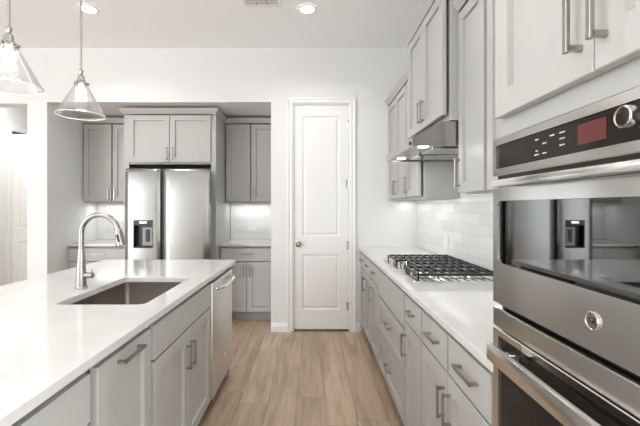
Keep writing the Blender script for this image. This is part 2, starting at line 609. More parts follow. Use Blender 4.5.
# A: nearest two-drawer, two-door unit
loc, wd = right(1.054, 1.800); yc = loc[1]
base_cab('grey base cabinet between cooktop and oven tower, two drawers over two doors', loc, RZ, wd, RD, [
    ('drawer', lx(yc, 1.790), lx(yc, 1.463), ZD, ZT, (lx(yc, 1.605), 0.797, 0.13, False)),
    ('drawer', lx(yc, 1.442), lx(yc, 1.098), ZD, ZT, (lx(yc, 1.25), 0.797, 0.15, False)),
    ('door', lx(yc, 1.790), lx(yc, 1.463), ZB, ZG, (lx(yc, 1.485), 0.59, 0.125, True)),
    ('door', lx(yc, 1.4525), lx(yc, 1.098), ZB, ZG, (lx(yc, 1.423), 0.59, 0.125, True))], group='base cabinets along the right wall')
loc, wd = right(1.800, 2.134); yc = loc[1]
base_cab('narrow grey base cabinet just right of the wide cooktop drawers, one drawer over one door', loc, RZ, wd, RD, [
    ('drawer', lx(yc, 2.124), lx(yc, 1.811), ZD, ZT, (lx(yc, 1.967), 0.797, 0.10, False)),
    ('door', lx(yc, 2.124), lx(yc, 1.811), ZB, ZG, (lx(yc, 2.092), 0.59, 0.125, True))], group='base cabinets along the right wall')
loc, wd = right(2.134, 3.000); yc = loc[1]
base_cab('wide grey base cabinet below the gas cooktop with plain top panel and two deep drawers', loc, RZ, wd, RD, [
    ('panel', lx(yc, 2.990), lx(yc, 2.145), 0.668, ZT),
    ('bigdrawer', lx(yc, 2.990), lx(yc, 2.145), 0.392, 0.652, (lx(yc, 2.567), 0.545, 0.14, False)),
    ('bigdrawer', lx(yc, 2.990), lx(yc, 2.145), ZB, 0.376, (lx(yc, 2.567), 0.262, 0.14, False))], group='base cabinets along the right wall')
loc, wd = right(3.000, 3.370); yc = loc[1]
base_cab('narrow grey base cabinet just left of the wide cooktop drawers, one drawer over one door', loc, RZ, wd, RD, [
    ('drawer', lx(yc, 3.360), lx(yc, 3.011), ZD, ZT, (lx(yc, 3.185), 0.797, 0.10, False)),
    ('door', lx(yc, 3.360), lx(yc, 3.011), ZB, ZG, (lx(yc, 3.326), 0.59, 0.125, True))], group='base cabinets along the right wall')
loc, wd = right(3.370, 4.134); yc = loc[1]
base_cab('grey base cabinet in the corner nearest the white pantry door, two drawers over two doors', loc, RZ, wd, RD, [
    ('drawer', lx(yc, 4.105), lx(yc, 3.762), ZD, ZT, (lx(yc, 3.935), 0.797, 0.10, False)),
    ('drawer', lx(yc, 3.740), lx(yc, 3.381), ZD, ZT, (lx(yc, 3.56), 0.797, 0.10, False)),
    ('door', lx(yc, 4.105), lx(yc, 3.7525), ZB, ZG, (lx(yc, 3.785), 0.59, 0.125, True)),
    ('door', lx(yc, 3.7495), lx(yc, 3.381), ZB, ZG, (lx(yc, 3.717), 0.59, 0.125, True))], group='base cabinets along the right wall')

# ---- upper cabinets on the right wall
def crown(b, x0, x1, yf, yb, z0, z1, out=0.032, left=True, right_=True):
    """crown board stepping forward; front faces -y, ends return"""
    xl = x0 - (out if left else 0); xr = x1 + (out if right_ else 0)
    b.box(x0, x1, yf + 0.004, yb, z0, z1 - 0.001)
    r0 = [(x0 - (0.004 if left else 0), yf - 0.004, z0), (x1 + (0.004 if right_ else 0), yf - 0.004, z0), (x1 + (0.004 if right_ else 0), yb, z0), (x0 - (0.004 if left else 0), yb, z0)]
    r1 = [(xl, yf - out, z1 - 0.015), (xr, yf - out, z1 - 0.015), (xr, yb, z1 - 0.015), (xl, yb, z1 - 0.015)]
    r2 = [(xl, yf - out, z1), (xr, yf - out, z1), (xr, yb, z1), (xl, yb, z1)]
    b.ring_loft([r0, r1, r2], True, True, True)


def upper_cab(label, loc, rz, wd, dep, z0, z1, items, crown_z=None, group=None, cr=(True, True), bottom=None):
    r = thing('wall_cabinet', label, 'cabinet', loc, rz, group)
    h = wd / 2 - 0.0006
    b = MB()
    b.box(-h, h, 0.022, dep, z0, z1, bev=0.001)
    b.build('body', 'cab', r)
    if crown_z:
        b = MB()
        crown(b, -h, h, -FT, dep, z1 + 0.0005, crown_z, left=cr[0], right_=cr[1])
        b.build('crown_molding', 'cab', r)
    fronts(r, items)
    return r


UX = 0.830
UD = WX - UX - 0.001
UZ0 = 1.418
GU = 'wall cabinets along the right wall'
yc = (2.932 + 4.134) / 2
loc = (UX, (3.335 + 4.134) / 2, 0); yc = loc[1]
upper_cab('grey two-door wall cabinet in the corner by the pantry wall, left of the hood', loc, RZ, 4.134 - 3.335, UD, UZ0, 2.432, [
    ('door', lx(yc, 4.122), lx(yc, 3.742), UZ0 + 0.012, 2.42, (lx(yc, 3.772), UZ0 + 0.115, 0.14, True)),
    ('door', lx(yc, 3.739), lx(yc, 3.350), UZ0 + 0.012, 2.42, (lx(yc, 3.709), UZ0 + 0.115, 0.14, True))], 2.492, GU, (False, False))
loc = (UX, (2.932 + 3.335) / 2, 0); yc = loc[1]
upper_cab('narrow grey one-door wall cabinet just left of the range hood, its side panel showing', loc, RZ, 3.335 - 2.932, UD, UZ0, 2.432, [
    ('door', lx(yc, 3.320), lx(yc, 2.950), UZ0 + 0.012, 2.42, (lx(yc, 3.290), UZ0 + 0.115, 0.14, True))], 2.492, GU, (False, False))
HXF = 0.747
loc = (HXF, (2.142 + 2.930) / 2, 0); yc = loc[1]
upper_cab('taller grey two-door wall cabinet standing forward above the range hood', loc, RZ, 2.930 - 2.142, WX - HXF - 0.001, 1.832, 2.58, [
    ('door', lx(yc, 2.922), lx(yc, 2.540), 1.866, 2.573, (lx(yc, 2.570), 1.975, 0.14, True)),
    ('door', lx(yc, 2.537), lx(yc, 2.155), 1.866, 2.573, (lx(yc, 2.507), 1.975, 0.14, True))], 2.66, GU, (True, True))
loc = (UX, (1.055 + 2.138) / 2, 0); yc = loc[1]
upper_cab('grey wall cabinet between the range hood and the oven tower', loc, RZ, 2.138 - 1.055, UD, UZ0, 2.432, [
    ('door', lx(yc, 2.132), lx(yc, 1.818), UZ0 + 0.006, 2.42, (lx(yc, 2.108), UZ0 + 0.115, 0.16, True)),
    ('door', lx(yc, 1.785), lx(yc, 1.075), UZ0 + 0.006, 2.42, (lx(yc, 1.11), UZ0 + 0.115, 0.16, True))], 2.50, GU, (False, False))

# ---- oven tower
TX = 0.510
TY0, TY1 = 0.286, 1.052
TC = 0.669
TD = WX - TX - 0.001
tower = thing('oven_cabinet', 'tall grey cabinet tower holding the built-in ovens, at the right edge', 'cabinet', (TX, TC, 0), RZ)
TH = (TY1 - TY0) / 2 - 0.0006
OV0, OV1 = 0.40, 1.525     # oven opening
b = MB()
for s in (-1, 1):
    b.box(s * TH, s * (TH - 0.012), 0.009, TD, 0.105, 2.62)
b.box(-TH + 0.012, TH - 0.012, 0.009, TD, 1.53, 2.62)
b.box(-TH + 0.012, TH - 0.012, 0.009, TD, 0.105, 0.395)
b.box(-TH + 0.012, TH - 0.012, TD - 0.02, TD, 0.395, 1.53)
b.build('body', 'cab', tower)
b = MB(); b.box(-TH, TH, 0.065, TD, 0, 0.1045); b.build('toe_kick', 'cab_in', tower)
b = MB(); crown(b, -TH, TH, -FT, TD, 2.6205, 2.70); b.build('crown_molding', 'cab', tower)
fronts(tower, [
    ('door', -0.362, -0.0015, 1.582, 2.60, (-0.030, 1.725, 0.20, True), 0.066),
    ('door', 0.0015, 0.362, 1.582, 2.60, (0.030, 1.725, 0.20, True), 0.066),
    ('bigdrawer', -0.362, 0.362, 0.118, 0.385, (0, 0.25, 0.16, False))])

# ---- island (faces +x): body front at X = -0.67
IX = -0.668
IZ = PI / 2
ID = 0.60


def ly(yc, y):
    return y - yc


GI = 'cabinets along the island front'
yc = (0.20 + 1.135) / 2
base_cab('nearest grey island cabinet at the lower left corner, slab drawer front on top', (IX, yc, 0), IZ, 1.135 - 0.20, ID, [
    ('drawer', ly(yc, 0.22), ly(yc, 0.655), ZD, ZT, (ly(yc, 0.44), 0.797, 0.14, False)),
    ('drawer', ly(yc, 0.675), ly(yc, 1.117), ZD, ZT, (ly(yc, 0.83), 0.797, 0.14, False)),
    ('door', ly(yc, 0.22), ly(yc, 0.655), ZB, ZG, (ly(yc, 0.625), 0.59, 0.125, True)),
    ('door', ly(yc, 0.675), ly(yc, 1.117), ZB, ZG, (ly(yc, 0.705), 0.59, 0.125, True))], group=GI)
yc = (1.135 + 1.547) / 2
base_cab('grey island cabinet with one full-height pull-out front and horizontal handle', (IX, yc, 0), IZ, 1.547 - 1.135, ID, [
    ('pullout', ly(yc, 1.153), ly(yc, 1.530), ZB, ZT, (ly(yc, 1.341), 0.832, 0.16, False))], group=GI)
yc = (1.547 + 2.432) / 2
base_cab('grey island sink cabinet with long plain panel over two doors', (IX, yc, 0), IZ, 2.432 - 1.547, ID, [
    ('panel', ly(yc, 1.566), ly(yc, 2.418), ZD, ZT),
    ('door', ly(yc, 1.566), ly(yc, 1.989), ZB, ZG, (ly(yc, 1.958), 0.578, 0.13, True)),
    ('door', ly(yc, 1.992), ly(yc, 2.418), ZB, ZG, (ly(yc, 2.023), 0.578, 0.13, True))], hollow=True, group=GI)
# back and end cladding of the island
isl = thing('island_cladding', 'grey panels cladding the back and far end of the kitchen island', 'panel', (-1.0, 3.05, 0))
b = MB(); b.box(-0.31, 0.335, -0.008, 0.012, 0.0, 0.884, bev=0.001); b.build('end_panel', 'cab', isl)
b = MB(); b.box(-0.31, -0.285, -2.85, -0.009, 0.0, 0.884, bev=0.001); b.build('back_panel', 'cab', isl)

# ---- dishwasher
dw = thing('dishwasher', 'stainless dishwasher built into the far end of the island', 'dishwasher', (IX, 2.737, 0), IZ)
b = MB(); b.box(-0.296, 0.296, 0.002, 0.56, 0.105, 0.88); b.build('body', 'dark', dw)
b = MB(); b.box(-0.290, 0.290, 0.05, 0.09, 0.0, 0.104); b.build('toe_kick', 'black', dw)
b = MB(); b.box(-0.294, 0.294, -0.028, 0.0015, 0.112, 0.858, bev=0.004, seg=2); dwd = b.build('door', 'steel_d', dw, smooth=True)
b = MB(); b.box(-0.294, 0.294, -0.012, 0.0015, 0.8585, 0.878); b.build('control_strip', 'black', dw)
b = MB()
pts = []
for k in range(13):
    u = -1 + 2 * k / 12
    pts.append((u * 0.245, -0.028 - 0.045 * (1 - abs(u) ** 6), 0.812))
b.tube(pts, [0.013] * 13, 12, up=(0, 0, 1))
b.build('handle', 'chrome', dwd, smooth=True)
b = MB(); b.lathe([(0.016, -0.0281), (0.016, -0.031), (0.012, -0.032)], (0.03, 0, 0.28), 'Y', 20); b.build('badge', 'chrome', dwd, smooth=True)

# ---- island countertop with the sink cut-out
SX0, SX1, SY0, SY1 = -1.150, -0.748, 1.690, 2.350
ic = thing('island_countertop', 'long white speckled quartz countertop on the island, with the sink cut-out', 'countertop', (-1.165, 1.4, 0.885))


def rrect(x0, x1, y0, y1, r, z, n=5):
    out = []
    for cx, cy, a0 in ((x1 - r, y1 - r, 0), (x0 + r, y1 - r, 90), (x0 + r, y0 + r, 180), (x1 - r, y0 + r, 270)):
        for k in range(n):
            a = math.radians(a0 + 90 * k / (n - 1))
            out.append((cx + r * math.cos(a), cy + r * math.sin(a), z))
    return out


def slab_hole(o, i, z0, z1):
    b = MB()
    ch = 0.003
    ro, ri = (o[0], o[1], o[2], o[3]), i
    b.ring_loft([rrect(*ri, 0.03, z0), rrect(*ri, 0.03, z1 - ch), rrect(ri[0] - ch, ri[1] + ch, ri[2] - ch, ri[3] + ch, 0.033, z1),
                 rrect(ro[0] + ch, ro[1] - ch, ro[2] + ch, ro[3] - ch, 0.006, z1), rrect(*ro, 0.008, z1 - ch), rrect(*ro, 0.008, z0), rrect(*ri, 0.03, z0)], True)
    bmesh.ops.remove_doubles(b.bm, verts=b.bm.verts, dist=1e-6)
    return b


ox, oy = -1.165, 1.4
b = slab_hole((-1.70 - ox, -0.636 - ox, -0.25 - oy, 3.135 - oy), (SX0 - ox, SX1 - ox, SY0 - oy, SY1 - oy), 0, 0.030)
b.build('slab', 'quartz', ic)

# ---- sink
sk = thing('sink', 'dark stainless undermount sink bowl set in the island countertop', 'sink', ((SX0 + SX1) / 2, (SY0 + SY1) / 2, 0.884))
hx, hy = (SX1 - SX0) / 2 + 0.004, (SY1 - SY0) / 2 + 0.004


def rr(a, r, z):
    return rrect(-hx - a, hx + a, -hy - a, hy + a, r, z)


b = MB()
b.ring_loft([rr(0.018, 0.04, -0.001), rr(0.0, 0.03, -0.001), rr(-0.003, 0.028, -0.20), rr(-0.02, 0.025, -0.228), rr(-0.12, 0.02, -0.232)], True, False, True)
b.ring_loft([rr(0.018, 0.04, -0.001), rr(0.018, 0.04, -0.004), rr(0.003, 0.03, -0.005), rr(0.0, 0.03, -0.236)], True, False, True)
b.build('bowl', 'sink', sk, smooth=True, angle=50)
b = MB(); b.lathe([(0.055, -0.2318), (0.055, -0.229), (0.040, -0.229), (0.035, -0.2312), (0.004, -0.2312)], (0, 0.05, 0), 'Z', 24)
b.build('drain', 'chrome', sk, smooth=True)

# ---- faucet
fx, fy = -1.222, 2.02
fc = thing('faucet', 'tall brushed nickel gooseneck pull-down faucet behind the island sink', 'faucet', (fx, fy, 0.9155))
b = MB(); b.lathe([(0.030, 0), (0.030, 0.006), (0.0265, 0.010), (0.0235, 0.08), (0.017, 0.19), (0.0155, 0.21)], n=24)
b.build('base', 'nickel', fc, smooth=True)
b = MB()
pts = [(0, 0, 0.205), (0, 0, 0.27)]
R_ = 0.098
for k in range(0, 25):
    a = PI - PI * 0.93 * k / 24
    pts.append((R_ + R_ * math.cos(a), 0, 0.29 + R_ * math.sin(a)))
b.tube(pts, 0.0135, 16)
b.build('spout', 'nickel', fc, smooth=True)
e = Vector(pts[-1]); dr = (e - Vector(pts[-2])).normalized()
dr = Vector((0.22, 0, -1)).normalized()
b = MB()
b.tube([e, e + dr * 0.01, e + dr * 0.06, e + dr * 0.085, e + dr * 0.088], [0.0150, 0.019, 0.023, 0.025, 0.021], 16)
sh = b.build('spray_head', 'nickel', fc, smooth=True)
b = MB()
c = e + dr * 0.045
b.tube([c + Vector((-0.004, -0.0195, 0.018)), c + Vector((0.006, -0.0235, -0.020))], 0.006, 10)
b.build('button', 'black', sh, smooth=True)
b = MB()
b.lathe([(0.015, 0.0), (0.015, 0.040), (0.012, 0.042)], (0.020, 0, 0.070), 'X', 16)
b.tube([(0.050, 0, 0.072), (0.054, 0, 0.085), (0.056, 0, 0.10)], [0.008, 0.006, 0.005], 10)
b.build('lever', 'nickel', fc, smooth=True)

# ---- right countertop
rc = thing('right_countertop', 'white quartz countertop along the right wall under the cooktop', 'countertop', (0.815, 2.63, 0.885))
b = MB(); b.box(0.495 - 0.815, WX - 0.0125 - 0.815, 1.054 - 2.63, WY - 0.001 - 2.63, 0, 0.030, bev=0.003, seg=2)
b.build('slab', 'quartz', rc)

# ---- cooktop
CX0, CX1, CY0, CY1 = 0.565, 1.085, 2.170, 3.070
ck = thing('gas_cooktop', 'stainless gas cooktop with black cast iron grates on the right countertop', 'cooktop', ((CX0 + CX1) / 2, (CY0 + CY1) / 2, 0.9153))
hw, hd = (CX1 - CX0) / 2, (CY1 - CY0) / 2
b = MB(); b.box(-hw, hw, -hd, hd, 0, 0.009, bev=0.004, seg=2); b.build('base_plate', 'steel_h', ck, smooth=True)
# burners
for (bx, by, br) in ((-0.10, -0.30, 0.040), (0.13, -0.30, 0.045), (0.04, 0.0, 0.058), (-0.10, 0.30, 0.045), (0.13, 0.30, 0.038)):
    b = MB(); b.lathe([(br, 0.009), (br, 0.020), (br * .8, 0.024)], (bx, by, 0), 'Z', 20)
    bu = b.build('burner', 'steel_h', ck, smooth=True)
    b = MB(); b.lathe([(br * .72, 0.0242), (br * .72, 0.030), (br * .55, 0.033)], (bx, by, 0), 'Z', 20)
    b.build('burner_cap', 'iron', bu, smooth=True)
# grates: three sections
gz0, gz1 = 0.036, 0.050
for gi, (g0, g1) in enumerate(((-hd + 0.012, -0.150), (-0.146, 0.146), (0.150, hd - 0.012))):
    b = MB()
    x0 = -hw + (0.112 if gi == 1 else 0.030)
    x1 = hw - 0.012
    t = 0.005
    b.box(x0, x1, g0, g0 + 2 * t, gz0, gz1, bev=0.002); b.box(x0, x1, g1 - 2 * t, g1, gz0, gz1, bev=0.002)
    b.box(x0, x0 + 2 * t, g0, g1, gz0, gz1, bev=0.002); b.box(x1 - 2 * t, x1, g0, g1, gz0, gz1, bev=0.002)
    nb = 8 if gi != 1 else 7
    for k in range(1, nb + 1):
        x = x0 + (x1 - x0) * k / (nb + 1)
        b.box(x - t * .7, x + t * .7, g0 + t, g1 - t, gz0 + 0.002, gz1 + 0.002, bev=0.0015)
    ym = (g0 + g1) / 2
    b.box(x0 + t, x1 - t, ym - t * .8, ym + t * .8, gz0, gz1, bev=0.0015)
    for fx_ in (x0, x1 - 2 * t):
        for fy_ in (g0, g1 - 2 * t):
            b.box(fx_, fx_ + 2 * t, fy_, fy_ + 2 * t, 0.0093, gz0 + 0.001)
    b.build('grate', 'iron', ck)
for ky in (-0.24, -0.12, 0.0, 0.12, 0.24):
    b = MB(); b.lathe([(0.024, 0.0091), (0.024, 0.013), (0.019, 0.015), (0.018, 0.036), (0.015, 0.039)], (-hw + 0.055 if abs(ky) < .2 else -hw + 0.055, ky, 0), 'Z', 20)
    b.build('knob', 'nickel', ck, smooth=True)

# ---- range hood (wedge)
hood = thing('range_hood', 'stainless wedge-shaped range hood under the forward wall cabinet', 'hood', (0.85, 2.54, 1.69))
hl = 0.388
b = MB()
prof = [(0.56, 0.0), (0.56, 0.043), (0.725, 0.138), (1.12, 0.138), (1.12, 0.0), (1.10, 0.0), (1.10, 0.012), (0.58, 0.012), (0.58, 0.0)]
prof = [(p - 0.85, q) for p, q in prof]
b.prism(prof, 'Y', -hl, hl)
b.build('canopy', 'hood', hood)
for s in (-1, 1):
    b = MB(); b.box(-0.27, 0.25, s * hl, s * (hl - 0.008), 0.0, 0.0119); b.build('end_lip', 'hood', hood)
for s in (-1, 1):
    b = MB(); b.box(-0.14, 0.22, s * 0.03, s * 0.26, 0.0, 0.0118, bev=0.002); b.build('filter', 'chrome', hood)
    b = MB(); b.lathe([(0.032, 0.0116), (0.032, 0.007), (0.028, 0.006)], (-0.20, s * 0.28, 0), 'Z', 20); b.build('lamp', 'strip', hood, smooth=True)
    area('hood_lamp', (0.65, 2.54 + s * 0.28, 1.692), 0.05, 0.05, 0.6, WARM, shape='DISK')
b = MB(); b.lathe([(0.011, -0.0002), (0.011, -0.006), (0.008, -0.008)], (-0.29, -hl + 0.055, 0.022), 'X', 16); b.build('control_knob', 'black', hood, smooth=True)

# ------------------------------------------------------------------ built-in ovens
FXO = 0.490     # front plane of the ovens
OW = 0.375      # half width


def text_mesh(body, size, name, mat, parent, loc, ext=0.0005, shear=0.0, xs=1.0):
    cu = bpy.data.curves.new(name, 'FONT')
    cu.body = body; cu.size = size; cu.extrude = ext; cu.align_x = 'CENTER'; cu.align_y = 'CENTER'; cu.shear = shear
    tmp = bpy.data.objects.new(name + '_tmp', cu)
    COL.objects.link(tmp)
    dg = bpy.context.evaluated_depsgraph_get(); dg.update()
    me = bpy.data.meshes.new_from_object(tmp.evaluated_get(dg))
    bpy.data.objects.remove(tmp)
    # stand the text up facing -y
    me.transform(Matrix.Translation(loc) @ Matrix.Rotation(PI / 2, 4, 'X') @ Matrix.Diagonal((xs, 1, 1, 1)))
    me.materials.clear(); me.materials.append(M[mat])
    o = bpy.data.objects.new(name, me); COL.objects.link(o); o.parent = parent
    return o


def frame_xz(b, x0, x1, z0, z1, i0, i1, j0, j1, yf, t, r=0.02):
    """a plate facing -y with a rounded rectangular hole i0..i1, j0..j1"""
    def rr_(a, c, d, e, rad, y):
        return [(p[0], y, p[1]) for p in rrect(a, c, d, e, rad, 0)]
    out = [x0, x1, z0, z1]; inn = [i0, i1, j0, j1]
    b.ring_loft([rr_(*inn, r, yf + t), rr_(*inn, r, yf), rr_(x0 + .002, x1 - .002, z0 + .002, z1 - .002, 0.003, yf), rr_(*out, 0.004, yf + .002), rr_(*out, 0.004, yf + t), rr_(*inn, r, yf + t)], True)
    bmesh.ops.remove_doubles(b.bm, verts=b.bm.verts, dist=1e-6)


def bar_handle(parent, z0, z1, hx, yb, yf, post_x, mat='steel_h'):
    b = MB()
    b.box(-hx, hx, yf, yf + 0.014, z0, z1, bev=0.003, seg=2)
    h = b.build('handle', mat, parent, smooth=True)
    for s in (-1, 1):
        b = MB(); b.box(s * post_x - 0.012, s * post_x + 0.012, yf + 0.0142, yb - 0.0003, (z0 + z1) / 2 - 0.008, (z0 + z1) / 2 + 0.008, bev=0.002)
        b.build('post', 'chrome', h)


mw = thing('microwave_oven', 'upper built-in stainless oven with black control panel, knob and drop-down glass door', 'oven', (FXO, TC, 1.08), RZ)
Z = 1.08
y_in = 0.45
b = MB(); b.box(-0.365, 0.365, 0.022, y_in, 1.084 - Z, 1.524 - Z); b.build('body', 'dark', mw)
b = MB(); frame_xz(b, -OW, OW, 1.427 - Z, 1.528 - Z, -0.357, 0.357, 1.446 - Z, 1.508 - Z, 0.0, 0.0195, 0.006); b.build('control_frame', 'steel_h', mw)
b = MB(); b.box(-0.3565, 0.3565, 0.004, 0.012, 1.4465 - Z, 1.5075 - Z); cp = b.build('control_panel', 'panel_blk', mw)
b = MB(); b.box(-0.044, 0.025, 0.0025, 0.0038, 1.460 - Z, 1.497 - Z); b.build('display', 'display', cp)
# printed key legends
random.seed(9)
for cx_ in (-0.176, -0.148, -0.122, -0.090):
    for cz in (1.492, 1.480, 1.467, 1.459):
        if random.random() < 0.25:
            continue
        lw_ = random.uniform(0.008, 0.018); lh = 0.0026
        b = MB(); b.box(cx_ - lw_ / 2, cx_ + lw_ / 2, 0.0033, 0.0038, cz - Z, cz - Z + lh)
        b.build('key_legend', 'legend', cp)
b = MB()
b.lathe([(0.020, 0.0038), (0.020, 0.000), (0.0150, -0.002), (0.0145, -0.024), (0.0165, -0.027), (0.0165, -0.038), (0.0145, -0.040), (0.0130, -0.038)], (0.110, 0, 1.477 - Z), 'Y', 32)
kb = b.build('knob', 'nickel_b', mw, smooth=True)
b = MB(); b.lathe([(0.0126, -0.0381), (0.0126, -0.0388), (0.006, -0.0392), (0.002, -0.0392)], (0.110, 0, 1.477 - Z), 'Y', 24); b.build('knob_face', 'panel_blk', kb, smooth=True)
# door
b = MB(); frame_xz(b, -OW, OW, 1.089 - Z, 1.396 - Z, -0.351, 0.351, 1.198 - Z, 1.361 - Z, 0.0, 0.0205, 0.018); md = b.build('door', 'steel_h', mw, smooth=True)
b = MB(); b.box(-0.3505, 0.3505, 0.0035, 0.014, 1.1985 - Z, 1.3605 - Z); b.build('window', 'glass_mir', md)
bar_handle(md, 1.394 - Z, 1.411 - Z, 0.292, 0.0, -0.046, 0.262)
b = MB(); b.box(-OW + 0.004, OW - 0.004, 0.012, 0.0215, 1.3975 - Z, 1.429 - Z); b.build('vent_slot', 'black', mw)
# badge: round monogram disc
b = MB(); b.lathe([(0.0165, 0.0), (0.0165, -0.003), (0.0150, -0.0045), (0.0138, -0.0032), (0.003, -0.0030)], (0, 0, 1.146 - Z), 'Y', 32); bd = b.build('badge', 'nickel_b', md, smooth=True)
text_mesh('GE', 0.0155, 'monogram', 'dark', bd, Vector((0, -0.0032, 1.146 - Z)), 0.0006, shear=0.35)

lo = thing('wall_oven', 'lower built-in stainless oven with bar handle and dark glass door', 'oven', (FXO, TC, 0.40), RZ)
Z = 0.40
b = MB(); b.box(-0.365, 0.365, 0.022, y_in, 0.405 - Z, 1.079 - Z); b.build('body', 'dark', lo)
b = MB(); b.box(-OW, OW, 0.0, 0.0205, 1.026 - Z, 1.077 - Z, bev=0.003, seg=2); b.build('vent_panel', 'steel_h', lo)
b = MB(); frame_xz(b, -OW, OW, 0.41 - Z, 1.022 - Z, -0.345, 0.345, 0.49 - Z, 1.005 - Z, 0.0, 0.0205, 0.006); ld = b.build('door', 'steel_h', lo, smooth=True)
b = MB(); b.box(-0.3445, 0.3445, 0.0035, 0.014, 0.4905 - Z, 1.0045 - Z); b.build('window', 'glass_blk', ld)
bar_handle(ld, 0.962 - Z, 1.004 - Z, 0.300, 0.0035, -0.052, 0.255)

# ------------------------------------------------------------------ alcove: fridge and cabinets
AB = AY - 0.001
# tall surround: two side panels and the cabinet above the fridge
FY = 4.322
fs = thing('wall_cabinet', 'grey two-door cabinet above the fridge with a crown on top', 'cabinet', (-1.6125, FY, 0))
h = 0.5175
for sd, s in (('left', -1), ('right', 1)):
    tp = thing('tall_end_panel', 'tall narrow grey panel standing along the %s side of the fridge' % sd, 'panel', (-1.6125 + s * h, FY, 0), 0, 'tall panels beside the fridge')
    b = MB(); b.box(0, -s * 0.055, 0, 0.0195, 0, 2.388)
    b.build('face_stile', 'cab', tp)
    b = MB(); b.box(0, -s * 0.02, 0.02, AB - FY, 0, 2.388)
    b.build('side_board', 'cab', tp)
b = MB(); b.box(-h + 0.056, h - 0.056, 0.009, AB - FY, 1.828, 2.388, bev=0.001); b.build('body', 'cab', fs)
b = MB(); crown(b, -h, h, -FT, AB - FY - 0.0, 2.3885, 2.452); b.build('crown_molding', 'cab', fs)
fronts(fs, [('door', -0.462, -0.003, 1.846, 2.378, (-0.034, 1.945, 0.14, True)),
            ('door', 0.003, 0.462, 1.846, 2.378, (0.034, 1.945, 0.14, True))])

# uppers
UF = 4.784
for side, (x0, x1) in (('left', (-2.870, -2.1315)), ('right', (-1.0935, -0.4555))):
    xc = (x0 + x1) / 2; hw_ = (x1 - x0) / 2
    upper_cab('grey two-door wall cabinet to the %s of the fridge' % side, (xc, UF, 0), 0, x1 - x0, AB - UF, 1.405, 2.385, [
        ('door', -hw_ + 0.016, -0.008, 1.418, 2.372, (-0.040, 1.51, 0.14, True)),
        ('door', 0.008, hw_ - 0.016, 1.418, 2.372, (0.040, 1.51, 0.14, True))], 2.45, 'wall cabinets beside the fridge', (False, False))
    BF = 4.505
    base_cab('grey base cabinet to the %s of the fridge, one drawer over two doors' % side, (xc, BF, 0), 0, x1 - x0, AB - BF, [
        ('drawer', -hw_ + 0.016, hw_ - 0.016, ZD - 0.01, ZT, (0, 0.797, 0.16, False)),
        ('door', -hw_ + 0.016, -0.003, ZB, ZG - 0.01, (-0.036, 0.60, 0.14, True)),
        ('door', 0.003, hw_ - 0.016, ZB, ZG - 0.01, (0.036, 0.60, 0.14, True))], group='base cabinets beside the fridge')
    c_ = thing('alcove_countertop', 'short white countertop in the alcove to the %s of the fridge' % side, 'countertop', (xc, 4.78, 0.885), 0, 'countertops beside the fridge')
    b = MB(); b.box(-hw_, hw_, 4.468 - 4.78, AY - 0.012 - 4.78, 0, 0.030, bev=0.003); b.build('slab', 'quartz', c_)

# refrigerator
fr = thing('refrigerator', 'stainless side-by-side refrigerator with water dispenser in the alcove', 'refrigerator', (-1.565, 4.10, 0))
b = MB(); b.box(-0.44, 0.403, 0.075, 0.90, 0.02, 1.735); b.build('body', 'dark', fr)
b = MB(); b.box(-0.42, 0.42, 0.12, 0.8, 0.0, 0.0195); b.build('base_grille', 'black', fr)
DXA, DXB, DZA, DZB = -0.360, -0.150, 0.905, 1.205    # dispenser opening in local x / z


def fdoor(x0, x1, hole=None):
    b = MB()
    bm = b.bm
    z0, z1 = 0.05, 1.76
    xs = sorted(set([x0 + (x1 - x0) * k / 14 for k in range(15)] + ([hole[0], hole[1]] if hole else [])))
    zs = sorted(set([z0, z0 + 0.2, 0.6, 1.4, z1 - 0.04, z1 - 0.014, z1 - 0.004, z1] + ([hole[2], hole[3]] if hole else [])))

    def fy_(x, z):
        u = (2 * x - x0 - x1) / (x1 - x0)
        y = 0.010 * u * u + (0.012 * max(0, (abs(u) - 0.93) / 0.07) ** 2)
        dz = z - (z1 - 0.04)
        if dz > 0:
            y += 0.022 * (dz / 0.04) ** 2.2
        return y
    V = {}
    for i, x in enumerate(xs):
        for k, z in enumerate(zs):
            V[i, k] = bm.verts.new((x, fy_(x, z), z))
    for i in range(len(xs) - 1):
        for k in range(len(zs) - 1):
            if hole and xs[i] >= hole[0] - 1e-6 and xs[i + 1] <= hole[1] + 1e-6 and zs[k] >= hole[2] - 1e-6 and zs[k + 1] <= hole[3] + 1e-6:
                continue
            bm.faces.new((V[i, k], V[i + 1, k], V[i + 1, k + 1], V[i, k + 1]))
    # sides and back
    nx, nz = len(xs) - 1, len(zs) - 1
    loop = [V[i, 0] for i in range(nx)] + [V[nx, k] for k in range(nz)] + [V[i, nz] for i in range(nx, 0, -1)] + [V[0, k] for k in range(nz, 0, -1)]
    back = [bm.verts.new((v.co.x, 0.070, v.co.z)) for v in loop]
    for i in range(len(loop)):
        j = (i + 1) % len(loop)
        bm.faces.new((loop[i], loop[j], back[j], back[i]))
    bm.faces.new(back)
    return b.build('door', 'steel_f', fr, smooth=True, angle=40)


dl = fdoor(-0.455, -0.077, (DXA, DXB, DZA, DZB))
dr_ = fdoor(-0.037, 0.455)
b = MB(); b.box(-0.076, -0.038, 0.045, 0.07, 0.05, 1.755); b.build('handle_recess', 'black', fr)
b = MB()
